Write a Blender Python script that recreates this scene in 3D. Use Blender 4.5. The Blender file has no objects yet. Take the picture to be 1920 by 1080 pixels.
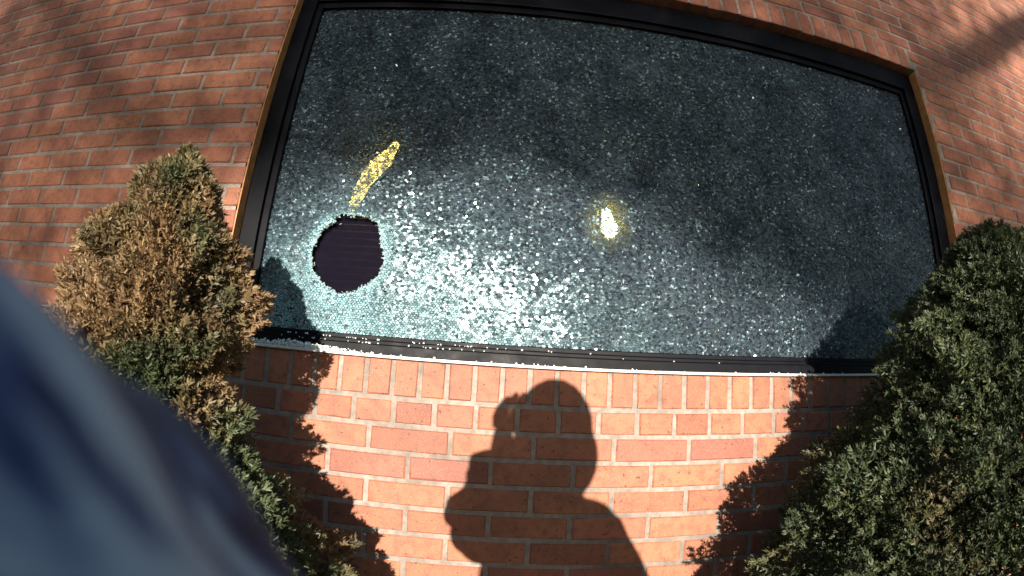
import bpy, math, random
import numpy as np
from mathutils import Vector, Matrix

rng = np.random.default_rng(7)
random.seed(7)
scene = bpy.context.scene
col = scene.collection

# ------------------------------------------------------------------ camera
# wide body-worn camera: equidistant fisheye, 992.5 px per radian on a 1920 px wide frame
F_PX = 992.5
PITCH, ROLL, YAW = 0.2305, -0.0558, -0.0547
CAM = np.array([0.7134, -1.302, -0.1073])        # metres; brick face is y = 0, window sill edge z = 0


def rot(rx, ry, rz):
    cx, sx = math.cos(rx), math.sin(rx); cy, sy = math.cos(ry), math.sin(ry); cz, sz = math.cos(rz), math.sin(rz)
    Rz = np.array([[cz, -sz, 0], [sz, cz, 0], [0, 0, 1]])
    Rx = np.array([[1, 0, 0], [0, cx, -sx], [0, sx, cx]])
    Ry = np.array([[cy, 0, sy], [0, 1, 0], [-sy, 0, cy]])
    return Rz @ Rx @ Ry


R = rot(PITCH, ROLL, YAW)


def project(P):
    d = (np.atleast_2d(P) - CAM) @ R
    x, y, z = d[:, 0], d[:, 2], d[:, 1]
    rr = np.hypot(x, y) + 1e-9
    th = np.arctan2(rr, z)
    return 960 + F_PX * th * x / rr, 540 - F_PX * th * y / rr


cd = bpy.data.cameras.new('camera')
cam = bpy.data.objects.new('camera', cd)
col.objects.link(cam)
cd.type = 'PANO'
cd.sensor_width = 36.0
cd.sensor_fit = 'HORIZONTAL'
cd.panorama_type = 'FISHEYE_LENS_POLYNOMIAL'
cd.fisheye_fov = math.radians(175)
cd.fisheye_polynomial_k0 = 0.0
cd.fisheye_polynomial_k1 = -(1920 / 36.0) / F_PX
cd.fisheye_polynomial_k2 = 0.0
cd.fisheye_polynomial_k3 = 0.0
cd.fisheye_polynomial_k4 = 0.0
M = Matrix(((R[0, 0], R[0, 2], -R[0, 1], CAM[0]),
            (R[1, 0], R[1, 2], -R[1, 1], CAM[1]),
            (R[2, 0], R[2, 2], -R[2, 1], CAM[2]), (0, 0, 0, 1)))
cam.matrix_world = M
cd.clip_start = 0.01
cd.clip_end = 2000
cd.dof.use_dof = True
cd.dof.focus_distance = 1.45
cd.dof.aperture_fstop = 17.0
scene.camera = cam

# ------------------------------------------------------------------ light
SUN_TAN_AZ, SUN_TAN_EL = 0.03, 0.16
SUN = Vector((-SUN_TAN_AZ, -1.0, SUN_TAN_EL)).normalized()        # towards the sun
w = bpy.data.worlds.new('World'); scene.world = w; w.use_nodes = True
nt = w.node_tree; nt.nodes.clear()
sky = nt.nodes.new('ShaderNodeTexSky'); sky.sky_type = 'NISHITA'; sky.sun_disc = False
sky.sun_elevation = math.asin(SUN.z)
sky.sun_rotation = math.atan2(SUN.x, SUN.y)
sky.altitude = 100; sky.air_density = 1.0; sky.dust_density = 0.6; sky.ozone_density = 1.6
bg = nt.nodes.new('ShaderNodeBackground'); bg.inputs['Strength'].default_value = 0.06
wo = nt.nodes.new('ShaderNodeOutputWorld')
nt.links.new(sky.outputs[0], bg.inputs[0]); nt.links.new(bg.outputs[0], wo.inputs[0])
sl = bpy.data.lights.new('sun', 'SUN'); sl.energy = 4.6; sl.angle = math.radians(0.5); sl.color = (1.0, 0.9, 0.76)
so = bpy.data.objects.new('sun', sl); col.objects.link(so)
so.rotation_euler = SUN.to_track_quat('Z', 'Y').to_euler()
scene.view_settings.view_transform = 'Standard'
scene.view_settings.look = 'None'
scene.view_settings.gamma = 1.0
scene.view_settings.use_curve_mapping = False
scene.view_settings.exposure = 1.28


# ------------------------------------------------------------------ helpers
def setp(bsdf, **kw):
    for k, v in kw.items():
        bsdf.inputs[k.replace('_', ' ')].default_value = v


class Mat:
    """small node-building helper"""
    def __init__(s, name):
        s.m = bpy.data.materials.new(name); s.m.use_nodes = True
        s.t = s.m.node_tree; s.t.nodes.clear()
        s.out = s.n('ShaderNodeOutputMaterial')

    def n(s, t, **kw):
        x = s.t.nodes.new(t)
        for k, v in kw.items():
            setattr(x, k, v)
        return x

    def l(s, a, b):
        s.t.links.new(a, b)

    def noise(s, scale, detail=3, vec=None, rough=.55):
        x = s.n('ShaderNodeTexNoise'); x.inputs['Scale'].default_value = scale
        x.inputs['Detail'].default_value = detail; x.inputs['Roughness'].default_value = rough
        if vec is not None: s.l(vec, x.inputs['Vector'])
        return x

    def ramp(s, fac, stops):
        x = s.n('ShaderNodeValToRGB')
        e = x.color_ramp.elements
        while len(e) < len(stops): e.new(0.5)
        for i, (p, c) in enumerate(stops):
            e[i].position = p; e[i].color = (*c, 1) if len(c) == 3 else c
        s.l(fac, x.inputs[0]); return x

    def mix(s, a, b, fac, mode='MIX'):
        x = s.n('ShaderNodeMix', data_type='RGBA', blend_type=mode)
        for sock, v in ((x.inputs[0], fac), (x.inputs[6], a), (x.inputs[7], b)):
            if isinstance(v, (int, float)): sock.default_value = v
            elif isinstance(v, tuple): sock.default_value = (*v, 1)
            else: s.l(v, sock)
        return x.outputs[2]

    def attr(s, name):
        return s.n('ShaderNodeAttribute', attribute_name=name)

    def pos(s):
        return s.n('ShaderNodeNewGeometry').outputs['Position']

    def bump(s, h, strength=.3, dist=.01):
        x = s.n('ShaderNodeBump'); x.inputs['Strength'].default_value = strength; x.inputs['Distance'].default_value = dist
        s.l(h, x.inputs['Height']); return x.outputs[0]

    def principled(s, **kw):
        p = s.n('ShaderNodeBsdfPrincipled'); setp(p, **kw); s.l(p.outputs[0], s.out.inputs[0]); return p


def link(name, verts, faces, mat=None, parent=None, attrs=None, smooth=False, face_mats=None):
    me = bpy.data.meshes.new(name)
    me.from_pydata([tuple(map(float, v)) for v in verts], [], [tuple(map(int, f)) for f in faces])
    for m in (mat if isinstance(mat, list) else [mat] if mat else []):
        me.materials.append(m)
    if face_mats is not None:
        me.polygons.foreach_set('material_index', np.asarray(face_mats, dtype=np.int32))
    for k, v in (attrs or {}).items():
        a = me.attributes.new(k, 'FLOAT', 'FACE'); a.data.foreach_set('value', np.asarray(v, dtype=np.float32))
    if smooth:
        me.polygons.foreach_set('use_smooth', np.ones(len(me.polygons), dtype=bool))
    me.update()
    o = bpy.data.objects.new(name, me); col.objects.link(o)
    if parent: o.parent = parent
    return o


def fast_mesh(name, V, Fq, mat, attrs=None, face_mats=None, smooth=False):
    """V (n,3), Fq (m,k) equal-sided faces, via foreach_set"""
    me = bpy.data.meshes.new(name)
    V = np.ascontiguousarray(V, dtype=np.float32); Fq = np.ascontiguousarray(Fq, dtype=np.int32)
    k = Fq.shape[1]
    me.vertices.add(len(V)); me.vertices.foreach_set('co', V.ravel())
    me.loops.add(Fq.size); me.loops.foreach_set('vertex_index', Fq.ravel())
    me.polygons.add(len(Fq)); me.polygons.foreach_set('loop_start', np.arange(0, Fq.size, k, dtype=np.int32))
    for m in (mat if isinstance(mat, list) else [mat]): me.materials.append(m)
    if face_mats is not None: me.polygons.foreach_set('material_index', np.asarray(face_mats, np.int32))
    for a_, v in (attrs or {}).items():
        a = me.attributes.new(a_, 'FLOAT', 'FACE'); a.data.foreach_set('value', np.asarray(v, np.float32))
    me.polygons.foreach_set('use_smooth', np.full(len(Fq), smooth, dtype=bool))
    me.update(calc_edges=True); me.validate()
    return me


def obj(name, me, parent=None):
    o = bpy.data.objects.new(name, me); col.objects.link(o)
    if parent: o.parent = parent
    return o


def thing(name, label, cat, loc=(0, 0, 0), group=None):
    o = bpy.data.objects.new(name, None); col.objects.link(o); o.location = loc
    o.empty_display_size = .1
    o['label'] = label; o['category'] = cat
    if group: o['group'] = group
    return o


def tag(o, label, cat, group=None):
    o['label'] = label; o['category'] = cat
    if group: o['group'] = group
    return o


def box(x0, x1, y0, y1, z0, z1):
    v = [(x0, y0, z0), (x1, y0, z0), (x1, y1, z0), (x0, y1, z0), (x0, y0, z1), (x1, y0, z1), (x1, y1, z1), (x0, y1, z1)]
    f = [(0, 3, 2, 1), (4, 5, 6, 7), (0, 1, 5, 4), (1, 2, 6, 5), (2, 3, 7, 6), (3, 0, 4, 7)]
    return v, f


def merge(parts):
    V, F = [], []
    for v, f in parts:
        b = len(V); V += list(v); F += [tuple(i + b for i in q) for q in f]
    return V, F


def bevel_mod(o, w, seg=2):
    m = o.modifiers.new('bevel', 'BEVEL'); m.width = w; m.segments = seg; m.limit_method = 'ANGLE'


def vnoise(P, scale, seed=0):
    """cheap smooth 3-D value noise in 0..1 (vectorised)"""
    P = np.asarray(P) * scale + 137.31 * (seed + 1)
    i = np.floor(P).astype(np.int64); f = P - i; f = f * f * (3 - 2 * f)
    def h(a, b, c):
        n = (a * 374761393 + b * 668265263 + c * 2147483647 + seed * 974711) & 0xffffffff
        n = ((n ^ (n >> 13)) * 1274126177) & 0xffffffff
        return ((n ^ (n >> 16)) & 0xffff) / 65535.0
    r = 0
    for dx in (0, 1):
        for dy in (0, 1):
            for dz in (0, 1):
                wgt = (f[:, 0] if dx else 1 - f[:, 0]) * (f[:, 1] if dy else 1 - f[:, 1]) * (f[:, 2] if dz else 1 - f[:, 2])
                r = r + wgt * h(i[:, 0] + dx, i[:, 1] + dy, i[:, 2] + dz)
    return r


GROUND_Z = -1.62
W_, H_ = 2.459, 1.277           # window opening
ZS, CO, BL = -0.0977, 0.0677, 0.2032   # rowlock bottom joint, course height, stretcher module
JT = 0.0115                     # joint width

# ------------------------------------------------------------------ materials
b = Mat('brick')
pos = b.pos()
tone = b.attr('tone').outputs['Fac']
base = b.ramp(tone, [(0, (.26, .088, .056)), (.3, (.37, .132, .074)), (.6, (.44, .168, .088)), (.85, (.41, .140, .084)), (1, (.31, .105, .076))])
n1 = b.noise(38, 5, pos); n2 = b.noise(260, 3, pos)
c1 = b.mix(base.outputs[0], (.22, .085, .06), b.ramp(n1.outputs[0], [(.44, (0, 0, 0)), (.66, (.72, .72, .72))]).outputs[0])
c2 = b.mix(c1, (.52, .24, .14), b.ramp(n2.outputs[0], [(.53, (0, 0, 0)), (.68, (.5, .5, .5))]).outputs[0])
pb = b.principled(Roughness=.78, IOR=1.5)
n3 = b.noise(2.3, 5, pos, .65)
c3 = b.mix(c2, (.10, .045, .035), b.ramp(n3.outputs[0], [(.47, (0, 0, 0)), (.68, (.55, .55, .55))]).outputs[0])
n4 = b.noise(95, 2, pos)
c3 = b.mix(c3, (.07, .03, .022), b.ramp(n4.outputs[0], [(.645, (0, 0, 0)), (.69, (.8, .8, .8))]).outputs[0])
b.l(c3, pb.inputs['Base Color'])
setp(pb, Coat_Weight=.35, Coat_Roughness=.55, Specular_IOR_Level=.35)
hm = b.n('ShaderNodeMath', operation='ADD'); b.l(n1.outputs[0], hm.inputs[0]); b.l(n2.outputs[0], hm.inputs[1])
b.l(b.bump(hm.outputs[0], .6, .006), pb.inputs['Normal'])
M_BRICK = b.m

b = Mat('mortar'); pos = b.pos()
n1 = b.noise(60, 4, pos); n2 = b.noise(500, 2, pos)
pm = b.principled(Roughness=.9)
n3 = b.noise(3.1, 5, pos, .65)
mc = b.mix(b.ramp(n1.outputs[0], [(.3, (.23, .190, .165)), (.7, (.37, .32, .285))]).outputs[0], (.13, .10, .085), b.ramp(n3.outputs[0], [(.45, (0, 0, 0)), (.7, (.8, .8, .8))]).outputs[0])
b.l(mc, pm.inputs['Base Color'])
b.l(b.bump(n2.outputs[0], .5, .004), pm.inputs['Normal'])
M_MORTAR = b.m

b = Mat('bronze_anodised_frame'); pos = b.pos()
n1 = b.noise(25, 4, pos)
p = b.principled(Metallic=0.0, Roughness=.32, IOR=1.4, Specular_IOR_Level=.16)
b.l(b.ramp(n1.outputs[0], [(.3, (.0015, .0018, .004)), (.75, (.003, .0036, .007))]).outputs[0], p.inputs['Base Color'])
b.l(b.ramp(n1.outputs[0], [(.3, (.42,) * 3), (.8, (.60,) * 3)]).outputs[0], p.inputs['Roughness'])
M_FRAME = b.m

b = Mat('galvanised_ledge'); n1 = b.noise(90, 3, b.pos())
p = b.principled(Roughness=.45, Metallic=.2)
b.l(b.ramp(n1.outputs[0], [(.3, (.62, .60, .56)), (.7, (.82, .80, .76))]).outputs[0], p.inputs['Base Color'])
M_LEDGE = b.m

# shattered glass: front facets and fractured sides
b = Mat('shattered_glass_facet')
dm = b.attr('damage_glare').outputs['Fac']
tr = b.n('ShaderNodeBsdfTransparent'); tr.inputs[0].default_value = (.62, .72, .74, 1)
p = b.n('ShaderNodeBsdfPrincipled'); setp(p, IOR=1.45, Specular_IOR_Level=.4, Specular_Tint=(.66, .92, 1, 1))
b.l(b.ramp(dm, [(0, (.09,) * 3), (.25, (.18,) * 3), (.6, (.45,) * 3)]).outputs[0], p.inputs['Roughness'])
b.l(b.ramp(dm, [(0, (.050, .066, .092)), (.35, (.055, .105, .130)), (1, (.20, .40, .46))]).outputs[0], p.inputs['Base Color'])
mx = b.n('ShaderNodeMixShader')
op = b.n('ShaderNodeMath', operation='MULTIPLY_ADD', use_clamp=True)      # every granule lets a different share through
b.l(b.attr('clarity').outputs['Fac'], op.inputs[0]); op.inputs[1].default_value = .75
b.l(b.ramp(dm, [(0, (.14,) * 3), (1, (.8,) * 3)]).outputs[0], op.inputs[2]); b.l(op.outputs[0], mx.inputs[0])
b.l(tr.outputs[0], mx.inputs[1]); b.l(p.outputs[0], mx.inputs[2]); b.l(mx.outputs[0], b.out.inputs[0])
M_GF = b.m
b = Mat('shattered_glass_fracture')
wh = b.attr('white').outputs['Fac']
p = b.principled(Roughness=.22, IOR=1.5)
b.l(b.ramp(wh, [(0, (.075, .100, .120)), (.5, (.20, .26, .29)), (1, (.66, .80, .84))]).outputs[0], p.inputs['Base Color'])
M_GC = b.m
b = Mat('inner_pane'); tr = b.n('ShaderNodeBsdfTransparent'); tr.inputs[0].default_value = (.55, .6, .62, 1)
p = b.n('ShaderNodeBsdfPrincipled'); setp(p, Roughness=.03, IOR=1.5, Base_Color=(.012, .010, .020, 1))
mx = b.n('ShaderNodeMixShader'); mx.inputs[0].default_value = .45
b.l(tr.outputs[0], mx.inputs[1]); b.l(p.outputs[0], mx.inputs[2]); b.l(mx.outputs[0], b.out.inputs[0])
M_PANE = b.m
b = Mat('glass_crumb'); p = b.principled(Roughness=.15, IOR=1.5, Base_Color=(.72, .8, .8, 1))
M_CRUMB = b.m
b = Mat('hole_rim_glass'); p = b.principled(Roughness=.2, IOR=1.5, Base_Color=(.30, .42, .44, 1)); M_RIM = b.m


def plain(name, c, r=.6, bumpscale=None, var=.25, **kw):
    b = Mat(name); n = b.noise(bumpscale or 40, 4, b.pos())
    p = b.principled(Roughness=r, **kw)
    b.l(b.ramp(n.outputs[0], [(.3, tuple(x * (1 - var) for x in c)), (.7, tuple(x * (1 + var) for x in c))]).outputs[0], p.inputs['Base Color'])
    if bumpscale: b.l(b.bump(n.outputs[0], .4, .01), p.inputs['Normal'])
    return b.m


def emis(name, c, s):
    b = Mat(name); e = b.n('ShaderNodeEmission'); e.inputs[0].default_value = (*c, 1); e.inputs[1].default_value = s
    b.l(e.outputs[0], b.out.inputs[0]); return b.m


# ------------------------------------------------------------------ ground
b = Mat('lawn'); n = b.noise(3, 6, b.pos()); p = b.principled(Roughness=.95)
b.l(b.ramp(n.outputs[0], [(.3, (.035, .05, .02)), (.7, (.07, .085, .035))]).outputs[0], p.inputs['Base Color'])
g = link('ground', [(-900, -900, GROUND_Z), (900, -900, GROUND_Z), (900, 900, GROUND_Z), (-900, 900, GROUND_Z)], [(0, 1, 2, 3)], b.m)
g['kind'] = 'structure'
bed = link('planting_bed', *box(-3.5, 6.0, -1.05, -.02, GROUND_Z - .02, GROUND_Z + .03), plain('bark_mulch', (.06, .035, .022), .95, 60))
bed['kind'] = 'structure'

# ------------------------------------------------------------------ brick wall
wall = thing('brick_wall', 'red brick building wall with pale mortar joints around the broken window', 'wall', (0, 0, GROUND_Z))
XL, XR, ZT = -5.0, 8.5, 4.2
core = merge([box(XL, -.006, .0035, .30, GROUND_Z, ZT), box(W_ + .006, XR, .0035, .30, GROUND_Z, ZT),
              box(-.006, W_ + .006, .0035, .30, GROUND_Z, -.0025), box(-.006, W_ + .006, .0035, .30, H_ + .006, ZT)])
o = link('mortar', *core, M_MORTAR)
o.parent = wall; o.matrix_parent_inverse = wall.matrix_world.inverted(); o.location = (0, 0, -GROUND_Z)


def brick_geo(w, h, seed=0, depth=.1):
    """brick centred on its face, chamfered and slightly uneven (front at y=0)"""
    r = np.random.default_rng(seed)
    j = lambda s: r.uniform(-s, s)
    x, z, c = w / 2, h / 2, .0032
    fr = [(-x + c + j(.0016), j(.0012), -z + c + j(.0016)), (x - c + j(.0016), j(.0008), -z + c + j(.001)),
          (x - c + j(.001), j(.0008), z - c + j(.001)), (-x + c + j(.001), j(.0008), z - c + j(.001))]
    md = [(-x + j(.0009), c, -z + j(.0009)), (x + j(.0009), c, -z + j(.0009)), (x + j(.0009), c, z + j(.0009)), (-x + j(.0009), c, z + j(.0009))]
    bk = [(-x, depth, -z), (x, depth, -z), (x, depth, z), (-x, depth, z)]
    v = fr + md + bk
    f = [(0, 1, 2, 3)] + [(i, i + 4, (i + 1) % 4 + 4, (i + 1) % 4) for i in range(4)] + \
        [(i + 4, i + 8, (i + 1) % 4 + 8, (i + 1) % 4 + 4) for i in range(4)]
    return v, f


bricks = []        # (x0, x1, z0, z1, kind)


def course(z0, z1, phase, mod, x0, x1):
    k = math.floor((x0 - phase) / mod)
    while phase + k * mod < x1:
        a, c = max(phase + k * mod, x0), min(phase + (k + 1) * mod, x1)
        if c - a > .035: bricks.append((a, c, z0, z1))
        k += 1


JX = 0.6561
n0 = math.ceil((GROUND_Z - ZS) / CO)
top_n = math.floor((H_ - ZS) / CO) + 2            # first full course above the lintel row
for n in range(n0, int((ZT - ZS) / CO)):
    z0, z1 = ZS + n * CO, ZS + (n + 1) * CO
    ph = JX + (0.0 if n % 2 == 0 else BL / 2)
    mod = BL
    if n == -1: mod, ph = BL / 2, JX + .058         # header course under the rowlock
    if n < 0 or n >= top_n:
        course(z0, z1, ph, mod, XL, XR)
    else:
        course(z0, z1, ph, mod, XL, JT * -.5 + .006); course(z0, z1, ph, mod, W_ + JT * .5 - .006, XR)
# row of upright bricks above the opening
ZL0, ZL1 = H_, ZS + top_n * CO
lintel = [(x, x + CO, ZL0 - JT / 2 + .001, ZL1) for x in np.arange(.004, W_ - .03, CO)]
sill = []
x = .613 - .0005 - 0 * CO
PH = .300                                          # a rowlock joint position
for k in range(-8, 40):
    a, c = PH + k * CO, PH + (k + 1) * CO
    a, c = max(a, -.004), min(c, W_ + .004)
    if c - a > .03: sill.append((a, c, ZS, -.002 + JT / 2))

PLANT_POLYS = [[(345, 280), (410, 360), (480, 490), (520, 690), (620, 960), (610, 1080), (0, 1080), (0, 545), (105, 540), (190, 420), (260, 400)],
               [(1850, 430), (1760, 560), (1690, 710), (1540, 910), (1420, 1080), (1920, 1080), (1920, 430)]]


def inside(px, py, poly):
    r = False
    for i in range(len(poly)):
        (x1, y1), (x2, y2) = poly[i], poly[i - 1]
        if (y1 > py) != (y2 > py) and px < (x2 - x1) * (py - y1) / (y2 - y1) + x1: r = not r
    return r


def shows(bk):
    x0, x1, z0, z1 = bk
    P = np.array([(x0, 0, z0), (x1, 0, z0), (x1, 0, z1), (x0, 0, z1)])
    u, v = project(P)
    cx, cy = u.mean(), v.mean()
    if not (-20 < cx < 1940 and -20 < cy < 1100): return 0
    if any(inside(cx, cy, p) for p in PLANT_POLYS): return 0
    return abs(sum(u[i] * v[(i + 1) % 4] - u[(i + 1) % 4] * v[i] for i in range(4))) / 2


upright = set()
allb = [(b_, shows(b_), 'brick') for b_ in bricks] + [(b_, shows(b_), 'rowlock_brick') for b_ in sill] + [(b_, shows(b_), 'lintel_brick') for b_ in lintel]
order = sorted(range(len(allb)), key=lambda i: -allb[i][1])
chosen, n_of = set(), {}
for i in order:
    k = allb[i][2]
    if n_of.get(k, 0) < 300 and (allb[i][1] > 0 or k != 'brick'):
        chosen.add(i); n_of[k] = n_of.get(k, 0) + 1
cache = {}
SV, SF, ST = [], [], []
for i, (bk, area, kind) in enumerate(allb):
    x0, x1, z0, z1 = bk
    # joints: half a joint off every side except where the brick ends at the opening
    l = 0 if abs(x0 - (W_ + JT * .5 - .006)) < 1e-6 else JT / 2
    r = 0 if abs(x1 - (JT * -.5 + .006)) < 1e-6 else JT / 2
    w_, h_ = x1 - x0 - l - r, z1 - z0 - JT
    cx, cz = (x0 + l + x1 - r) / 2, (z0 + z1) / 2
    t = float(np.clip(rng.normal(.5, .22), 0, 1))
    dy = rng.uniform(-.0013, .0013)
    if i in chosen:
        var = i % 14 if kind == 'brick' else i % 6
        key = (kind, round(w_, 3), round(h_, 3), var)
        if key not in cache:
            v, f = brick_geo(w_, h_, 100 + len(cache))
            me = bpy.data.meshes.new(kind); me.from_pydata(v, [], f); me.materials.append(M_BRICK)
            a = me.attributes.new('tone', 'FLOAT', 'FACE'); a.data.foreach_set('value', np.full(len(f), t, np.float32))
            cache[key] = me
        o = obj(kind, cache[key], wall)
        o.location = (cx, dy, cz - GROUND_Z)
    else:
        v, f = brick_geo(w_, h_, i)
        b0 = len(SV); SV += [(p[0] + cx, p[1] + dy, p[2] + cz - GROUND_Z) for p in v]
        SF += [tuple(q + b0 for q in ff) for ff in f]; ST += [t] * len(f)
o = link('outer_brick', SV, SF, M_BRICK, wall, {'tone': ST}); o['kind'] = 'stuff'

# ------------------------------------------------------------------ window
win = thing('window', 'wide dark framed window with a shattered pane and a round hole punched low', 'window', (0, .04, 0))


def wpart(name, geo, mat, parent=win, off=(0, .04, 0), **kw):
    v, f = geo
    return link(name, [(a - off[0], c - off[1], e - off[2]) for a, c, e in v], f, mat, parent, **kw)


GX0, GX1, GZ0, GZ1, GY = .080, 2.370, .060, 1.160, .070
for nm, (xa, xb, xs) in (('jamb', (.004, .058, .080)), ('jamb', (W_ - .004, 2.392, 2.370))):
    a, c = sorted((xa, xb)); d, e = sorted((xb, xs))
    o = wpart(nm, merge([box(a, c, .043, .125, .010, 1.273), box(d, e, .056, .124, .0475, 1.182)]), M_FRAME); bevel_mod(o, .0025)
o = wpart('head_rail', merge([box(.0585, 2.3915, .0432, .126, 1.184, 1.2732), box(.0805, 2.3695, .0562, .1238, 1.160, 1.1837)]), M_FRAME); bevel_mod(o, .0025)
o = wpart('sill_rail', merge([box(.0585, 2.3915, .0432, .126, .0095, .036), box(.0583, 2.3917, .0500, .1255, .0361, .0470), box(.0805, 2.3695, .0565, .1238, .0471, .060)]), M_FRAME); bevel_mod(o, .002)
M_BOUNCE = plain('bounce_orange', (.52, .22, .075), .6, 30)  # bounced light on the reveals, put into this strip's orange colour
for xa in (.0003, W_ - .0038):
    wpart('bounce_strip', box(xa, xa + .0035, .0015, .0425, .0065, 1.270), M_BOUNCE)
o = wpart('inner_pane', box(GX0 - .005, GX1 + .005, .098, .102, GZ0 - .005, GZ1 + .005), M_PANE)

# --- shattered outer pane: thousands of small tilted granules on a jittered hexagonal lattice
hole = np.array([(.227, .282), (.236, .322), (.252, .352), (.275, .371), (.298, .389), (.335, .394), (.376, .391), (.400, .372), (.415, .352), (.424, .310),
                 (.437, .268), (.432, .240), (.421, .219), (.392, .197), (.359, .176), (.325, .170), (.298, .177), (.268, .196), (.240, .222), (.231, .250)])
HC = hole.mean(0)
hang = np.arctan2(*(hole - HC).T[::-1]); hr = np.hypot(*(hole - HC).T)
so_ = np.argsort(hang); hang, hr = hang[so_], hr[so_]
hang3 = np.concatenate([hang - 2 * np.pi, hang, hang + 2 * np.pi]); hr3 = np.tile(hr, 3)
fine_a = np.linspace(-np.pi, np.pi, 121)[:-1]
fine_j = rng.normal(0, .0010, 120) + np.interp(fine_a, np.linspace(-np.pi, np.pi, 31), np.append(rng.normal(0, .0028, 30), 0))


def hole_r(a):
    return np.interp(a, hang3, hr3) + np.interp(a, fine_a, fine_j, period=2 * np.pi)


S = .0043                                           # lattice corner radius
dx, dz = S * math.sqrt(3) * 1.18, S * 1.5 * .92
nx, nz = int((GX1 - GX0) / dx) + 3, int((GZ1 - GZ0) / dz) + 3
# shared corner lattice: key corners by rounded position
I, J = np.meshgrid(np.arange(nx), np.arange(nz)); I, J = I.ravel(), J.ravel()
C = np.stack([GX0 + (I + .5 * (J % 2)) * dx - .5 * dx, GZ0 + J * dz - .3 * dz], 1)
ang = np.pi / 6 + np.arange(6) * np.pi / 3
corn = C[:, None, :] + S * np.stack([1.18 * np.cos(ang), .92 * np.sin(ang)], 1)[None]
key = np.round(corn / np.array([1.18, .92]) / (S * .25)).astype(np.int64)
hsh = (key[..., 0] * 73856093) ^ (key[..., 1] * 19349663)


def h01(k, s):
    n = (k * 2654435761 + s * 40503) & 0xffffffff
    n = ((n ^ (n >> 15)) * 2246822519) & 0xffffffff
    n = ((n ^ (n >> 13)) * 3266489917) & 0xffffffff
    return ((n ^ (n >> 16)) & 0xfffff) / float(0xfffff)


jit = np.stack([h01(hsh, 1) - .5, h01(hsh, 2) - .5], -1) * S * 1.05
corn = corn + jit
# clamp to the pane, push out of the hole
corn[..., 0] = np.clip(corn[..., 0], GX0, GX1); corn[..., 1] = np.clip(corn[..., 1], GZ0, GZ1)
Cc = corn.mean(1)
ok = (np.ptp(corn[..., 0], axis=1) > .004) & (np.ptp(corn[..., 1], axis=1) > .004)
d = Cc - HC; ok &= np.hypot(d[:, 0], d[:, 1]) > hole_r(np.arctan2(d[:, 1], d[:, 0])) - S * .75
corn, Cc = corn[ok], Cc[ok]
d = corn - HC; rr = np.hypot(d[..., 0], d[..., 1]); hrr = hole_r(np.arctan2(d[..., 1], d[..., 0]))
sc = np.where(rr < hrr, hrr / np.maximum(rr, 1e-6), 1); corn = HC + d * sc[..., None]
Cc = corn.mean(1)
N = len(Cc)
dist = np.hypot(*(Cc - HC).T) - .105                # distance from the rim of the hole
P3 = np.stack([Cc[:, 0], np.zeros(N), Cc[:, 1]], 1)
cl = vnoise(P3, 9, 1) * .6 + vnoise(P3, 28, 2) * .4
low = np.clip(1 - (Cc[:, 1] - .06) / .42, 0, 1)      # lower part of the pane, glare haze put into its colour
dam_glare = 1.0 * np.exp(-np.maximum(dist, 0) / .014) + .20 * np.exp(-np.maximum(dist, 0) / .10) + .66 * low ** 1.7 * np.clip(1.12 - (Cc[:, 0] - .25) / 1.0, .05, 1) + .03
dam_glare *= .10 + 1.8 * cl
edge = np.clip((GX1 - .02 - Cc[:, 0]) / .75, 0, 1)   # fewest cracks towards the far end
calm = .25 + .75 * edge
dam_glare = np.clip(dam_glare * (.4 + .6 * edge), 0, 1)
warp = np.stack([vnoise(P3, 4.5, 8) - .5, vnoise(P3, 4.5, 9) - .5], 1) * .13 + np.stack([vnoise(P3, 17, 6) - .5, vnoise(P3, 17, 7) - .5], 1) * .10
tilt = rng.normal(0, .030, (N, 2)) + warp
kind_r = rng.random(N)
heavy = kind_r < .10 * calm + .03
tilt[heavy] += rng.normal(0, .28, (heavy.sum(), 2))
flash = (kind_r > 1 - (.15 * calm + .06 * dam_glare)) & (rng.random(N) < .35 + 1.1 * cl)      # granules whitened to put sparkle into their colour
dam_glare = np.where(flash, .22 + .55 * rng.random(N) ** 1.5, dam_glare)
inset = np.clip(.08 + .16 * rng.random(N) * calm + .12 * dam_glare + .22 * flash, .05, .5)
inner = Cc[:, None, :] + (corn - Cc[:, None, :]) * (1 - inset)[:, None, None]
rel = inner - Cc[:, None, :]
bulge = rng.normal(0, .0006, N)
yi = GY + bulge[:, None] + rel[..., 0] * tilt[:, :1] + rel[..., 1] * tilt[:, 1:2]
yo = GY + .0012 + .0022 * rng.random((N, 6)) * (.4 + calm[:, None])
V = np.concatenate([np.stack([inner[..., 0], yi, inner[..., 1]], -1), np.stack([corn[..., 0], yo, corn[..., 1]], -1)], 1)   # N,12,3
V[..., 1] -= .04
base_i = (np.arange(N) * 12)[:, None]
hexf = base_i + np.arange(6)[None]
# two quads for the facet so that all faces are quads
q1 = base_i + np.array([[0, 1, 2, 3]]); q2 = base_i + np.array([[0, 3, 4, 5]])
sides = [base_i + np.array([[6 + k, 6 + (k + 1) % 6, (k + 1) % 6, k]]) for k in range(6)]
F = np.concatenate([q1, q2] + sides)
fm = np.concatenate([np.zeros(2 * N), np.ones(6 * N)])
whites = []
for k in range(6):
    r_ = rng.random(N)
    whites.append(np.clip(np.where(r_ < .04 * calm + .30 * dam_glare, .55 + .45 * rng.random(N), .12 * rng.random(N) * calm), 0, 1))
white = np.concatenate([np.zeros(2 * N)] + whites)
damage_glare = np.concatenate([dam_glare, dam_glare] + [dam_glare] * 6)
me = fast_mesh('shattered_glass', V.reshape(-1, 3), F, [M_GF, M_GC], {'white': white, 'damage_glare': damage_glare, 'clarity': np.tile(rng.random(N), 8)}, fm)
o = obj('shattered_glass', me, win); o['kind'] = 'stuff'
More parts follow.
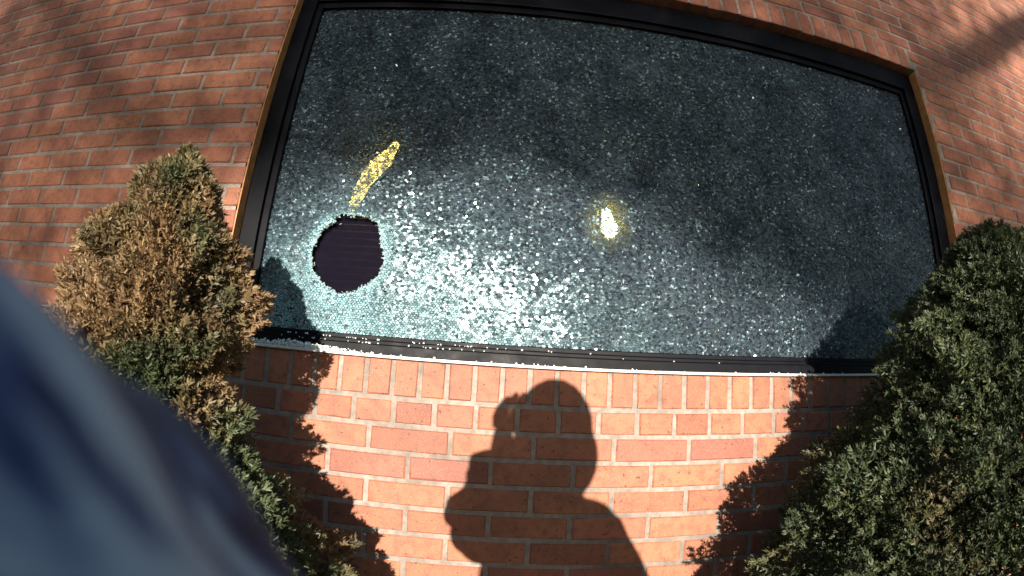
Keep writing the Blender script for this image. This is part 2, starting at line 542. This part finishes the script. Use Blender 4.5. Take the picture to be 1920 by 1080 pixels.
o['label'] = 'crazed pane of small glass granules with a hole'
# crumbled rim of the hole
V, F = [], []
for k in range(420):
    a = rng.uniform(-np.pi, np.pi); r = hole_r(a) + rng.normal(.002, .0032)
    c = np.array([HC[0] + r * math.cos(a), .070 + rng.uniform(-.003, .006) - .04, HC[1] + r * math.sin(a)])
    s = rng.uniform(.0016, .0042)
    v = rng.normal(0, 1, (6, 3)); v = np.array([(1, 0, 0), (-1, 0, 0), (0, 1, 0), (0, -1, 0), (0, 0, 1), (0, 0, -1)]) * rng.uniform(.5, 1.2, (6, 1)) @ np.linalg.qr(v[:3])[0]
    b0 = len(V); V += list(c + v * s)
    F += [tuple(b0 + q for q in t_) for t_ in ((0, 2, 4), (2, 1, 4), (1, 3, 4), (3, 0, 4), (2, 0, 5), (1, 2, 5), (3, 1, 5), (0, 3, 5))]
o = link('hole_rim', V, F, M_RIM, win); o['kind'] = 'stuff'

# ------------------------------------------------------------------ ledge and glass crumbs
led = link('window_ledge', *box(.002, W_ - .002, -.012, .0425, -.0018, .0055), M_LEDGE)
bevel_mod(led, .0015)
tag(led, 'thin pale metal ledge under the dark window frame, above the upright bricks', 'ledge')
V, F = [], []
for k in range(900):
    x = rng.choice([rng.uniform(.02, .36), rng.normal(.30, .07), rng.uniform(.3, 2.3)], p=[.66, .29, .05])
    x = float(np.clip(x, .02, 2.43))
    h_ = max(0, .016 * (1 - abs(x - .22) / .26)) if x < .5 else .001
    c = np.array([x, rng.uniform(-.011, .035), .0058 + rng.uniform(0, 1) ** 1.5 * h_ + .002])
    s = rng.uniform(.0022, .0045)
    v = np.array([(1, 0, 0), (-1, 0, 0), (0, 1, 0), (0, -1, 0), (0, 0, 1), (0, 0, -1)]) * rng.uniform(.6, 1.2, (6, 1)) @ np.linalg.qr(rng.normal(0, 1, (3, 3)))[0]
    b0 = len(V); V += list(c + v * s)
    F += [tuple(b0 + q for q in t_) for t_ in ((0, 2, 4), (2, 1, 4), (1, 3, 4), (3, 0, 4), (2, 0, 5), (1, 2, 5), (3, 1, 5), (0, 3, 5))]
for k in range(70):                                # crumbs caught on the step of the frame under the pane
    x = float(np.clip(rng.choice([rng.normal(.34, .07), rng.normal(.66, .10), rng.uniform(.1, 1.6)], p=[.5, .35, .15]), .09, 2.36))
    st = rng.random() < .5
    c = np.array([x, rng.uniform(.0445, .0485) if st else rng.uniform(.0512, .0555), (.0362 if st else .0472) + rng.uniform(.001, .0035)])
    s = rng.uniform(.0016, .0034)
    v = np.array([(1, 0, 0), (-1, 0, 0), (0, 1, 0), (0, -1, 0), (0, 0, 1), (0, 0, -1)]) * rng.uniform(.6, 1.2, (6, 1)) @ np.linalg.qr(rng.normal(0, 1, (3, 3)))[0]
    b0 = len(V); V += list(c + v * s)
    F += [tuple(b0 + q for q in t_) for t_ in ((0, 2, 4), (2, 1, 4), (1, 3, 4), (3, 0, 4), (2, 0, 5), (1, 2, 5), (3, 1, 5), (0, 3, 5))]
o = link('glass_crumbs', V, F, M_CRUMB); o['kind'] = 'stuff'
tag(o, 'white crumbs of broken glass heaped on the pale window ledge', 'broken glass')

# ------------------------------------------------------------------ dark room behind the glass
rm = [box(-1.2, 4.2, 3.2, 3.3, -1.5, 2.4), box(-1.3, -1.2, .301, 3.3, -1.5, 2.4), box(4.2, 4.3, .301, 3.3, -1.5, 2.4),
      box(-1.3, 4.3, .301, 3.3, -1.6, -1.5), box(-1.3, 4.3, .301, 3.3, 2.4, 2.5)]
room = link('room_interior', *merge(rm), plain('dim_wallpaper', (.035, .035, .045), .9, 6))
room['kind'] = 'structure'
bl = thing('window_blind', 'dark horizontal slat blind lowered behind the round hole in the glass', 'blind', (.45, .22, 1.2))
M_SLAT = plain('dark_slat', (.085, .070, .105), .6)
sv = [(-.36, -.011, -.005), (.36, -.011, -.005), (.36, .011, .005), (-.36, .011, .005), (-.36, -.0108, -.0062), (.36, -.0108, -.0062), (.36, .0112, .0038), (-.36, .0112, .0038)]
sf = box(0, 1, 0, 1, 0, 1)[1]
sme = bpy.data.meshes.new('slat'); sme.from_pydata(sv, [], sf); sme.materials.append(M_SLAT)
for k in range(52):
    o = obj('slat', sme, bl); o.location = (0, 0, -.04 - k * .0225)
link('head_box', *box(-.365, .365, -.02, .02, -.025, .01), M_SLAT, bl)


def lathe(prof, n=24):
    V, F = [], []
    for r, z in prof:
        for i in range(n):
            a = 2 * math.pi * i / n; V.append((r * math.cos(a), r * math.sin(a), z))
    for k in range(len(prof) - 1):
        for i in range(n):
            F.append((k * n + i, k * n + (i + 1) % n, (k + 1) * n + (i + 1) % n, (k + 1) * n + i))
    return V, F


LP = CAM + 2.15 * np.array([.2227, .9083, .3541])  # bright yellow spot, built as a lit bulb behind the glass
glow = thing('yellow_spot', 'small bright yellow spot built as a lamp inside, seen through the cracked glass', 'glow', tuple(LP))
glow.rotation_euler = (0, math.radians(-12), 0)
link('bulb', *lathe([(.001, -.068), (.018, -.063), (.031, -.048), (.035, -.028), (.029, -.008), (.022, .012), (.022, .03), (.014, .052), (.001, .06)], 20), emis('warm_bulb', (1, .80, .36), 120), glow, smooth=True)
link('socket', *lathe([(.001, .0602), (.011, .0602), (.012, .1), (.004, .115), (.001, .116)], 16), plain('brass_socket', (.2, .14, .05), .4), glow, smooth=True)
link('cord', *lathe([(.003, .116), (.003, 1.2)], 8), plain('cord_black', (.02, .02, .02), .6), glow)
b = Mat('amber_halo'); tr = b.n('ShaderNodeBsdfTranslucent'); tr.inputs[0].default_value = (.9, .72, .2, 1)
tt = b.n('ShaderNodeBsdfTransparent'); mx = b.n('ShaderNodeMixShader'); mx.inputs[0].default_value = .94
b.l(tr.outputs[0], mx.inputs[1]); b.l(tt.outputs[0], mx.inputs[2]); b.l(mx.outputs[0], b.out.inputs[0])
for q_ in (.62, .8, 1.0, 1.22):  # soft yellow halo built up from nested translucent shells
    link('halo_shell', *lathe([(.012 * q_, -.108 * q_), (.06 * q_, -.085 * q_), (.085 * q_, -.035 * q_), (.082 * q_, .025 * q_), (.058 * q_, .08 * q_), (.014, .105 * q_)], 28), b.m, glow, smooth=True)

b = Mat('amber_streak_glow'); n = b.noise(75, 4, b.pos(), .7); e = b.n('ShaderNodeEmission'); e.inputs[0].default_value = (1, .56, .13, 1)
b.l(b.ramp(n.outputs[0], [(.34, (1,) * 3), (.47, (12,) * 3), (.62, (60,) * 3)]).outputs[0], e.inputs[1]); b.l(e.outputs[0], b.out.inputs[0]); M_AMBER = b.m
a0 = np.array([.311, .07, .405]); a1 = np.array([.428, .07, .632])  # glowing tube added to make the amber streak in the glass
q0 = CAM + (a0 - CAM) * (.155 - CAM[1]) / (.07 - CAM[1]); q1 = CAM + (a1 - CAM) * (.155 - CAM[1]) / (.07 - CAM[1])
tl = thing('amber_streak', 'slanted amber streak, a glowing tube added behind the cracks above the hole', 'glow', tuple((q0 + q1) / 2))
dv = Vector(q1 - q0); L = dv.length / 2
tl.rotation_mode = 'QUATERNION'; tl.rotation_quaternion = dv.to_track_quat('Z', 'Y')
tv, tf_ = lathe([(.001, -L), (.013, -L * .98), (.018, -L * .75), (.021, -L * .5), (.024, -L * .25), (.025, 0), (.026, L * .25), (.026, L * .5), (.022, L * .75), (.014, L * .98), (.001, L)], 14)
tv = np.array(tv); tv[:, :2] *= (.35 + 1.0 * vnoise(tv, 38, 3))[:, None]; tv[:, 0] += (vnoise(np.stack([tv[:, 2]] * 3, 1), 24, 9) - .5) * .03
link('tube', tv, tf_, M_AMBER, tl, smooth=True)
for s in (-1, 1):
    link('end_cap', *lathe([(.001, s * L - .004), (.013, s * L - .004), (.013, s * L + .02), (.001, s * L + .02)], 14), M_SLAT, tl)

# ------------------------------------------------------------------ conical shrubs
b = Mat('spruce_needles')
br = b.attr('brown').outputs['Fac']; tn = b.attr('tone').outputs['Fac']
g1 = b.ramp(tn, [(0, (.020, .036, .020)), (.5, (.055, .080, .036)), (1, (.115, .145, .062))])
g2 = b.ramp(tn, [(0, (.10, .060, .032)), (.5, (.25, .155, .078)), (1, (.44, .31, .17))])
cc = b.mix(g1.outputs[0], g2.outputs[0], br)
p = b.n('ShaderNodeBsdfPrincipled'); setp(p, Roughness=.55); b.l(cc, p.inputs['Base Color'])
tl_ = b.n('ShaderNodeBsdfTranslucent'); b.l(cc, tl_.inputs[0])
mx = b.n('ShaderNodeMixShader'); mx.inputs[0].default_value = .22
b.l(p.outputs[0], mx.inputs[1]); b.l(tl_.outputs[0], mx.inputs[2]); b.l(mx.outputs[0], b.out.inputs[0])
M_NEEDLE = b.m
M_BARK = plain('bark', (.06, .04, .028), .9, 50)


def sprig_template(seed, n=15, L=.017):
    """short twig tip with needles all round it (each needle a thin quad)"""
    r = np.random.default_rng(seed); V, F = [], []
    for k in range(n):
        t = k / (n - 1)
        a = k * 2.4 + r.uniform(-.4, .4); el = .35 + .95 * t + r.uniform(-.25, .25)
        d = np.array([math.cos(a) * math.cos(el), math.sin(a) * math.cos(el), math.sin(el)])
        s = np.cross(d, r.normal(0, 1, 3)); s /= np.linalg.norm(s)
        o = np.array([0, 0, t * L * .75]); ln = L * r.uniform(.45, .75)
        wd = .0021
        V += [o - s * wd * .6, o + s * wd * .6, o + d * ln * .6 + s * wd, o + d * ln, ]
        b0 = len(V) - 4; F.append((b0, b0 + 1, b0 + 2, b0 + 3))
    return np.array(V), np.array(F)


TEMPL = [sprig_template(s, 10) for s in range(4)]


def shrub(name, label, ax, prof, n, seed, brownf, lean=(0, 0), tone_mul=1.0):
    """prof: list of (z, radius); the crown is made of thousands of needle sprigs in clumps"""
    r = np.random.default_rng(seed)
    root = thing(name, label, 'shrub', (ax[0], ax[1], GROUND_Z), 'conical evergreen shrubs beside the window')
    pz = np.array([p[0] for p in prof]); pr = np.array([p[1] for p in prof])
    zt = pz.max()
    zz = np.linspace(pz.min(), zt, 4000)
    rad = np.interp(zz, pz[np.argsort(pz)], pr[np.argsort(pz)])
    cdf = np.cumsum((rad + .03) * np.where(zz > -.62, 1.0, .13)); cdf /= cdf[-1]
    z = np.interp(r.random(n), cdf, zz)
    th = r.uniform(0, 2 * np.pi, n)
    R0 = np.interp(z, pz[np.argsort(pz)], pr[np.argsort(pz)])
    dirv = np.stack([np.cos(th), np.sin(th)], 1)
    P = np.stack([dirv[:, 0] * R0, dirv[:, 1] * R0, z], 1)
    big = vnoise(P, 5.5, seed) - .5; mid = vnoise(P, 15, seed + 1) - .5; sm = vnoise(P, 34, seed + 2) - .5
    off = .075 * big + .12 * (np.abs(2 * vnoise(P, 11, seed + 3) - 1) - .42) + .07 * (np.abs(2 * vnoise(P, 24, seed + 4) - 1) - .42)
    off = np.clip(off, -.12, .11)
    depth = np.where(r.random(n) < .72, -np.abs(r.normal(0, .014, n)), -r.uniform(.02, .13, n))
    rr_ = np.maximum(R0 + off * np.clip(R0 / .22, .35, 1) + depth * np.clip(R0 / .2, .2, 1), .004)
    lx = lean[0] * np.clip(z - pz.min(), 0, None); ly = lean[1] * np.clip(z - pz.min(), 0, None)
    P = np.stack([dirv[:, 0] * rr_ + lx, dirv[:, 1] * rr_ + ly, z - GROUND_Z], 1)
    nrm = np.stack([dirv[:, 0], dirv[:, 1], np.full(n, .55)], 1) + r.normal(0, .45, (n, 3))
    nrm /= np.linalg.norm(nrm, axis=1, keepdims=True)
    t1 = np.cross(nrm, r.normal(0, 1, (n, 3))); t1 /= np.linalg.norm(t1, axis=1, keepdims=True)
    t2 = np.cross(nrm, t1)
    sz = r.uniform(.75, 1.35, n)
    deep = (r.random(n) < .22) & (R0 > .12)
    sz[deep] *= 1.8; P[deep, :2] = np.stack([lx, ly], 1)[deep] + dirv[deep] * (rr_[deep] * r.uniform(.55, .82, deep.sum()))[:, None]
    W = P + np.array([ax[0], ax[1], GROUND_Z])
    brown = np.clip(brownf(W) + .22 * (r.random(n) - .5), 0, 1)
    tone = np.clip(tone_mul * (.5 + .55 * sm + .45 * mid + .25 * (r.random(n) - .5)), 0, 1)
    Vs, Fs, At, Bt = [], [], [], []
    base_ = 0
    which = r.integers(0, len(TEMPL), n)
    for k, (tv, tf) in enumerate(TEMPL):
        m = which == k; c = m.sum()
        v = (tv[None, :, 0:1] * t1[m][:, None] + tv[None, :, 1:2] * t2[m][:, None] + tv[None, :, 2:3] * nrm[m][:, None]) * sz[m][:, None, None] + P[m][:, None]
        f = tf[None] + (np.arange(c) * len(tv))[:, None, None] + base_
        Vs.append(v.reshape(-1, 3)); Fs.append(f.reshape(-1, 4)); base_ += c * len(tv)
        At.append(np.repeat(tone[m], len(tf))); Bt.append(np.repeat(brown[m], len(tf)))
    # darker old growth deeper in the crown: larger sprigs that close the gaps
    me = fast_mesh('foliage', np.concatenate(Vs), np.concatenate(Fs), M_NEEDLE, {'tone': np.concatenate(At), 'brown': np.concatenate(Bt)})
    obj('foliage', me, root)
    H = zt - GROUND_Z
    prof_t = [(.045, -.05), (.04, .1), (.034, H * .4), (.022, H * .7), (.008, H * .93), (.002, H * .97)]
    V, F = lathe(prof_t, 10)
    V = [(x_ + lean[0] * max(0, z_ + GROUND_Z - pz.min()), y_ + lean[1] * max(0, z_ + GROUND_Z - pz.min()), z_) for x_, y_, z_ in V]
    link('trunk', V, F, M_BARK, root, smooth=True)
    # bare side twigs inside the crown
    V, F = [], []
    for k in range(150):
        zc = r.uniform(.1, .9) * H; a = r.uniform(0, 6.28); rl = float(np.interp(zc + GROUND_Z, pz[np.argsort(pz)], pr[np.argsort(pz)])) * .85
        x0 = lean[0] * max(0, zc + GROUND_Z - pz.min()); y0 = lean[1] * max(0, zc + GROUND_Z - pz.min())
        p0 = np.array([x0, y0, zc - .08]); p1 = np.array([x0 + rl * math.cos(a), y0 + rl * math.sin(a), zc + .05])
        s = np.array([-math.sin(a), math.cos(a), 0]) * .004; u = np.array([0, 0, .004])
        b0 = len(V); V += [p0 - s, p0 + s, p0 + u * 2, p1]
        F += [(b0, b0 + 1, b0 + 3), (b0 + 1, b0 + 2, b0 + 3), (b0 + 2, b0, b0 + 3)]
    link('twigs', V, F, M_BARK, root)
    return root


LAX, RAX = (.100, -.45), (1.925, -.50)


def brownL(W):
    n = vnoise(W, 7, 41) * .6 + vnoise(W, 19, 42) * .4
    # browned needles on the middle of the front, greener tip and lower flank
    c = np.exp(-((W[:, 2] - .02) / .15) ** 2) * .75 + np.exp(-((W[:, 2] + .35) / .25) ** 2) * .30 * (W[:, 0] > LAX[0] - .1)
    return np.clip((n - .5) * 2.4 + c * .62 + .02, 0, .9)


shrub('conical_shrub', 'narrow conical evergreen shrub with browned needles, beside the holed end of the window', LAX,
      [(.325, .004), (.29, .035), (.25, .085), (.20, .095), (.165, .105), (.14, .125), (.10, .150), (.05, .17), (.0, .18), (-.06, .185), (-.13, .19), (-.16, .20),
       (-.22, .245), (-.28, .30), (-.34, .355), (-.44, .39), (-.52, .41), (-.7, .46), (-1.0, .47), (-1.4, .42), (-1.55, .3)], 46000, 11, brownL)


def brownR(W):
    n = vnoise(W, 8, 51)
    return np.clip((n - .72) * 1.4, 0, .35)


shrub('conical_shrub', 'broad dark green conical evergreen shrub with healthy needles, at the unbroken end of the window', RAX,
      [(.32, .004), (.29, .06), (.24, .13), (.17, .19), (.10, .25), (.02, .31), (-.08, .37), (-.16, .44), (-.25, .50), (-.35, .55), (-.45, .60), (-.6, .68),
       (-.9, .82), (-1.3, .78), (-1.55, .6)], 56000, 23, brownR, tone_mul=.85)

# ------------------------------------------------------------------ person wearing the camera
M_NAVY = Mat('navy_nylon')
b = M_NAVY
# fold highlights painted as long pale blue streaks along the sleeve
cmb = b.n('ShaderNodeCombineXYZ')
for k_, (ax_, sc_) in enumerate((((.70, .41, -.59), 20.0), ((-.42, -.44, -.79), 78.0), ((-.58, .80, -.13), 78.0))):
    dt = b.n('ShaderNodeVectorMath', operation='DOT_PRODUCT'); b.l(b.pos(), dt.inputs[0]); dt.inputs[1].default_value = tuple(q_ * sc_ for q_ in ax_)
    b.l(dt.outputs['Value'], cmb.inputs[k_])
n1 = b.noise(1.0, 4, cmb.outputs[0], .6)
p = b.principled(Roughness=.7, IOR=1.4, Specular_IOR_Level=.2, Sheen_Weight=.4, Sheen_Roughness=.5)
setp(p, Sheen_Tint=(.5, .7, 1, 1))
b.l(b.ramp(n1.outputs[0], [(.43, (.008, .010, .050)), (.50, (.09, .17, .40)), (.585, (.50, .80, 1.0))]).outputs[0], p.inputs['Base Color'])
b.l(b.bump(n1.outputs[0], .35, .01), p.inputs['Normal'])
M_NAVY = b.m
M_SKIN = plain('skin', (.42, .25, .18), .5)
M_TROUSER = plain('dark_trousers', (.02, .022, .03), .8, 80)
M_BOOT = plain('black_boots', (.012, .012, .012), .4)
M_KNIT = plain('knit_cap', (.015, .016, .025), .9, 200)

PX, PY = .855, -1.52
person = thing('person', 'person in a navy jacket with one blurred sleeve close up before the shrubs', 'person', (PX, PY, GROUND_Z))


def skin(name, verts, edges, radii, mat, parent, root=0, sub=2):
    me = bpy.data.meshes.new(name)
    me.from_pydata([(v[0] - PX, v[1] - PY, v[2] - GROUND_Z) for v in verts], edges, [])
    me.materials.append(mat)
    o = bpy.data.objects.new(name, me); col.objects.link(o); o.parent = parent
    o.modifiers.new('skin', 'SKIN').use_smooth_shade = True
    sv_ = me.skin_vertices[0].data if me.skin_vertices else None
    if sv_ is None:
        bm = __import__('bmesh').new(); bm.from_mesh(me); bm.verts.layers.skin.verify(); bm.to_mesh(me); bm.free()
        sv_ = me.skin_vertices[0].data
    for i, r_ in enumerate(radii):
        sv_[i].radius = r_ if isinstance(r_, tuple) else (r_, r_)
        sv_[i].use_root = (i == root)
    s = o.modifiers.new('sub', 'SUBSURF'); s.levels = sub; s.render_levels = sub
    return o


SHL, ELB, WRL = (.730, -1.50, -.175), (.668, -1.260, -.1490), (.735, -1.455, .000)
HAND = (.740, -1.44, .060)
bv = [(.855, -1.52, -.72), (.855, -1.53, -.52), (.855, -1.52, -.30), (.855, -1.505, -.15), (.857, -1.49, -.06), (.858, -1.475, .0), (.860, -1.465, .075), (.862, -1.465, .14),
      SHL, (.682, -1.35, -.190), ELB, (.710, -1.375, -.135), WRL, HAND,
      (1.010, -1.51, -.175), (1.085, -1.53, -.33), (1.12, -1.53, -.45), (1.105, -1.46, -.59), (1.08, -1.39, -.68), (1.07, -1.36, -.75),
      (.765, -1.52, -.80), (.755, -1.50, -1.16), (.75, -1.54, -1.53), (.75, -1.42, -1.58),
      (.945, -1.52, -.80), (.955, -1.50, -1.16), (.96, -1.54, -1.53), (.96, -1.42, -1.58)]
be = [(0, 1), (1, 2), (2, 3), (3, 4), (4, 5), (5, 6), (6, 7), (3, 8), (8, 9), (9, 10), (10, 11), (11, 12), (12, 13), (3, 14), (14, 15), (15, 16), (16, 17), (17, 18), (18, 19),
      (0, 20), (20, 21), (21, 22), (22, 23), (0, 24), (24, 25), (25, 26), (26, 27)]
brd = [(.15, .11), (.15, .11), (.16, .11), (.13, .10), .056, .07, (.078, .098), (.066, .088),
       .060, .042, .030, .034, .028, .03, .062, .05, .04, .035, .027, .03,
       .085, .058, .04, .035, .085, .058, .04, .035]
skin('body', bv, be, brd, M_SKIN, person)
# jacket body and far sleeve
jv = [(.855, -1.52, -.74), (.855, -1.53, -.52), (.855, -1.52, -.30), (.855, -1.505, -.20), (.857, -1.49, -.055), (.728, -1.50, -.185),
      (1.000, -1.51, -.185), (1.087, -1.53, -.33), (1.122, -1.53, -.45), (1.107, -1.46, -.59), (1.085, -1.40, -.67)]
je = [(0, 1), (1, 2), (2, 3), (3, 4), (3, 5), (3, 6), (6, 7), (7, 8), (8, 9), (9, 10)]
skin('jacket', jv, je, [(.19, .125), (.185, .125), (.185, .125), (.145, .118), (.112, .100), .080, .076, .068, .06, .054, .047], M_NAVY, person)
skin('trousers', [(.855, -1.52, -.72), (.765, -1.52, -.82), (.755, -1.50, -1.16), (.75, -1.54, -1.5), (.945, -1.52, -.82), (.955, -1.50, -1.16), (.96, -1.54, -1.5)],
     [(0, 1), (1, 2), (2, 3), (0, 4), (4, 5), (5, 6)], [(.17, .12), .105, .08, .065, .105, .08, .065], M_TROUSER, person)
for bx in (.75, .96):
    skin('boot', [(bx, -1.545, -1.48), (bx, -1.55, -1.56), (bx, -1.48, -1.57), (bx, -1.40, -1.585)], [(0, 1), (1, 2), (2, 3)], [.056, .052, .05, .036], M_BOOT, person)


# near sleeve: a real tube with diagonal folds
def sleeve():
    pts = np.array([SHL, (.702, -1.43, -.205), (.678, -1.350, -.190), (.656, -1.290, -.156), ELB, (.683, -1.236, -.193), (.712, -1.290, -.190), (.710, -1.380, -.140), (.735, -1.440, -.055), WRL])
    rad = np.array([.074, .066, .053, .0425, .0395, .0385, .040, .058, .082, .074])
    n, m = 220, 72
    t = np.linspace(0, len(pts) - 1, n)
    def cr(arr):
        i = np.clip(np.floor(t).astype(int), 0, len(arr) - 2); f = (t - i)
        if arr.ndim > 1: f = f[:, None]
        p0, p1, p2, p3 = arr[np.maximum(i - 1, 0)], arr[i], arr[i + 1], arr[np.minimum(i + 2, len(arr) - 1)]
        return .5 * (2 * p1 + (p2 - p0) * f + (2 * p0 - 5 * p1 + 4 * p2 - p3) * f ** 2 + (3 * p1 - p0 - 3 * p2 + p3) * f ** 3)
    c, r = cr(pts), cr(rad)
    tg = np.gradient(c, axis=0); tg /= np.linalg.norm(tg, axis=1, keepdims=True)
    up = np.array([0.3, 0, 1.0]); s = np.cross(tg, up); s /= np.linalg.norm(s, axis=1, keepdims=True); u = np.cross(s, tg)
    a = np.linspace(0, 2 * np.pi, m, endpoint=False)
    A, T = np.meshgrid(a, t)
    fold = .0050 * np.sin(T * 5.2 + 2.0 * np.sin(A * 1 + .6) + 1.1 * np.sin(2 * A)) + .0028 * np.sin(T * 11.3 - 1.7 * np.sin(A + 2.) + 2 * A)
    fold *= np.clip(1.25 - np.abs(T - 4) / 5.5, .3, 1)
    RR = r[:, None] + fold
    V = c[:, None] + RR[..., None] * (np.cos(A)[..., None] * s[:, None] + np.sin(A)[..., None] * u[:, None])
    V = V.reshape(-1, 3) - np.array([PX, PY, GROUND_Z])
    F = []
    for i in range(n - 1):
        for k in range(m):
            F.append((i * m + k, i * m + (k + 1) % m, (i + 1) * m + (k + 1) % m, (i + 1) * m + k))
    return V, F


link('sleeve', *sleeve(), M_NAVY, person, smooth=True)


# hands: palm with four fingers and a thumb, one continuous skinned mesh each
def hand(wrist, palm, updir, outdir, curl, name='hand'):
    wrist, palm = np.array(wrist), np.array(palm)
    u = np.array(updir, float); u /= np.linalg.norm(u); o_ = np.array(outdir, float); o_ -= u * (o_ @ u); o_ /= np.linalg.norm(o_); f_ = np.cross(o_, u)
    V = [wrist, palm]; E = [(0, 1)]; Rr = [.026, (.030, .018)]
    for k, (off, ln) in enumerate(((-.030, .072), (-.010, .080), (.010, .075), (.029, .060))):
        b0 = palm + o_ * off * 1.0 + u * .035
        j1 = b0 + u * ln * .45 + f_ * curl * .008; j2 = j1 + u * ln * .3 + f_ * curl * .022; j3 = j2 + u * ln * .22 + f_ * curl * .022
        i0 = len(V); V += [b0, j1, j2, j3]; E += [(1, i0), (i0, i0 + 1), (i0 + 1, i0 + 2), (i0 + 2, i0 + 3)]; Rr += [.0105, .0092, .0085, .0072]
    t0 = palm - o_ * .030 - u * .012; t1_ = t0 - o_ * .022 + u * .022 + f_ * .012; t2_ = t1_ - o_ * .006 + u * .026 + f_ * .008
    i0 = len(V); V += [t0, t1_, t2_]; E += [(1, i0), (i0, i0 + 1), (i0 + 1, i0 + 2)]; Rr += [.013, .0105, .0085]
    return skin(name, V, E, Rr, M_SKIN, person, root=1)


hand(WRL, (.738, -1.435, .058), (.20, .12, 1), (-.9, .45, .1), 1.0)
hand((1.08, -1.39, -.68), (1.068, -1.355, -.735), (-.1, .45, -1), (.2, 1, .3), 1.2)


def ball(name, c, r, mat, sc=(1, 1, 1), seg=16):
    V, F = [], []
    for i in range(seg // 2 + 1):
        p_ = math.pi * i / (seg // 2)
        for k in range(seg):
            a = 2 * math.pi * k / seg
            V.append((c[0] - PX + r * sc[0] * math.sin(p_) * math.cos(a), c[1] - PY + r * sc[1] * math.sin(p_) * math.sin(a), c[2] - GROUND_Z + r * sc[2] * math.cos(p_)))
    for i in range(seg // 2):
        for k in range(seg):
            F.append((i * seg + k, (i + 1) * seg + k, (i + 1) * seg + (k + 1) % seg, i * seg + (k + 1) % seg))
    return link(name, V, F, mat, person, smooth=True)


M_EYE = plain('eye', (.7, .68, .64), .2)
for s in (-1, 1):
    ball('eye', (.861 + s * .032, -1.375, .09), .013, M_EYE)
    ball('ear', (.861 + s * .078, -1.47, .078), .03, M_SKIN, (.35, .6, 1))
ball('nose', (.861, -1.362, .062), .02, M_SKIN, (.7, 1, 1.2))
ball('mouth', (.861, -1.372, .022), .02, plain('lips', (.3, .12, .1), .5), (1.1, .4, .3))
ball('cap', (.862, -1.468, .088), .1, M_KNIT, (.99, 1.06, 1.22), 24)
ball('hood', (.868, -1.488, .018), .1, M_NAVY, (1.10, .98, 1.28), 24)

# ------------------------------------------------------------------ unseen tree added behind the camera, crown shaped to shade the upper wall
D0 = 15.0
Sv = np.array(SUN)
tree = thing('added_shade_tree', 'unseen tree added behind the camera, its leafy crown shading the upper wall', 'tree', tuple((np.array([1.0, 0, 0]) + Sv * D0 / -Sv[1])[:2]) + (GROUND_Z,))
TO = np.array(tree.location)


def on_ray(x, z, dist):
    """point that shades wall point (x, z), dist metres out towards the sun"""
    return np.array([x, 0, z]) + Sv * dist / -Sv[1]


def bottom(x):
    return np.interp(x, [-4, -1.6, -.8, -.3, .1, .6, 1.1, 1.5, 2.0, 2.4, 3.0, 6], [-.6, -.25, .0, .25, .50, .62, .52, .30, .10, .0, -.1, -.3])


NL = 160000
x = rng.uniform(-4.5, 7.0, NL * 3); z = rng.uniform(-.6, 4.6, NL * 3)
dd = rng.uniform(D0 - 2.0, D0 + 2.0, NL * 3)
soft = rng.normal(0, .06, NL * 3)
P = np.stack([x, np.zeros_like(x), z], 1)
thin = np.clip((x - 2.6) / 1.0, 0, 1) * np.clip((z - .75) / .6, 0, 1) * .8  # leaves thinned to brighten the far upper wall
keep = (z > bottom(x) + soft) & (rng.random(NL * 3) > thin) & (rng.random(NL * 3) < .93 + .07 * vnoise(P, 1.1, 5))
x, z, dd = x[keep][:NL], z[keep][:NL], dd[keep][:NL]
n_ = len(x)
P = np.stack([x, np.zeros(n_), z], 1) + Sv[None] * (dd / -Sv[1])[:, None] - TO
a_ = rng.normal(0, 1, (n_, 3)); a_ /= np.linalg.norm(a_, axis=1, keepdims=True)
b_ = np.cross(a_, rng.normal(0, 1, (n_, 3))); b_ /= np.linalg.norm(b_, axis=1, keepdims=True)
ll = rng.uniform(.026, .040, n_)[:, None]; lw = ll * .55
V = np.stack([P - a_ * ll, P + b_ * lw, P + a_ * ll, P - b_ * lw], 1).reshape(-1, 3)
F = np.arange(n_ * 4).reshape(-1, 4)
obj('crown', fast_mesh('crown', V, F, plain('tree_leaf', (.06, .085, .03), .6)), tree)


def limb(name, pts, r0, r1):
    pts = [np.array(p_) - TO for p_ in pts]; V, F = [], []; n = 10
    for i, p_ in enumerate(pts):
        tg = pts[min(i + 1, len(pts) - 1)] - pts[max(i - 1, 0)]; tg = tg / np.linalg.norm(tg)
        s = np.cross(tg, (0.1, 1, 0.2)); s /= np.linalg.norm(s); u = np.cross(s, tg)
        r = r0 + (r1 - r0) * i / (len(pts) - 1)
        V += [p_ + r * (math.cos(6.2832 * k / n) * s + math.sin(6.2832 * k / n) * u) for k in range(n)]
    for i in range(len(pts) - 1):
        F += [(i * n + k, i * n + (k + 1) % n, (i + 1) * n + (k + 1) % n, (i + 1) * n + k) for k in range(n)]
    return link(name, V, F, M_BARK, tree, smooth=True)


# trunk stands to the far side so that its shade misses the window; limbs reach across
limb('trunk', [on_ray(5.6, -5, D0), on_ray(5.5, -1, D0), on_ray(5.3, 1.2, D0), on_ray(5.0, 3.0, D0), on_ray(4.8, 4.6, D0)], .28, .12)
limb('limb', [on_ray(5.2, 1.9, D0), on_ray(4.4, 2.35, D0), on_ray(3.76, 2.02, D0), on_ray(3.26, 1.68, D0), on_ray(2.6, 1.30, D0), on_ray(2.35, 1.2, D0)], .16, .08)
limb('limb', [on_ray(5.0, 2.6, D0), on_ray(2.5, 3.6, D0), on_ray(0, 3.3, D0), on_ray(-1.3, 2.2, D0), on_ray(-1.415, 1.402, D0), on_ray(-.968, 1.048, D0), on_ray(-.615, .764, D0), on_ray(-.33, .59, D0)], .12, .075)
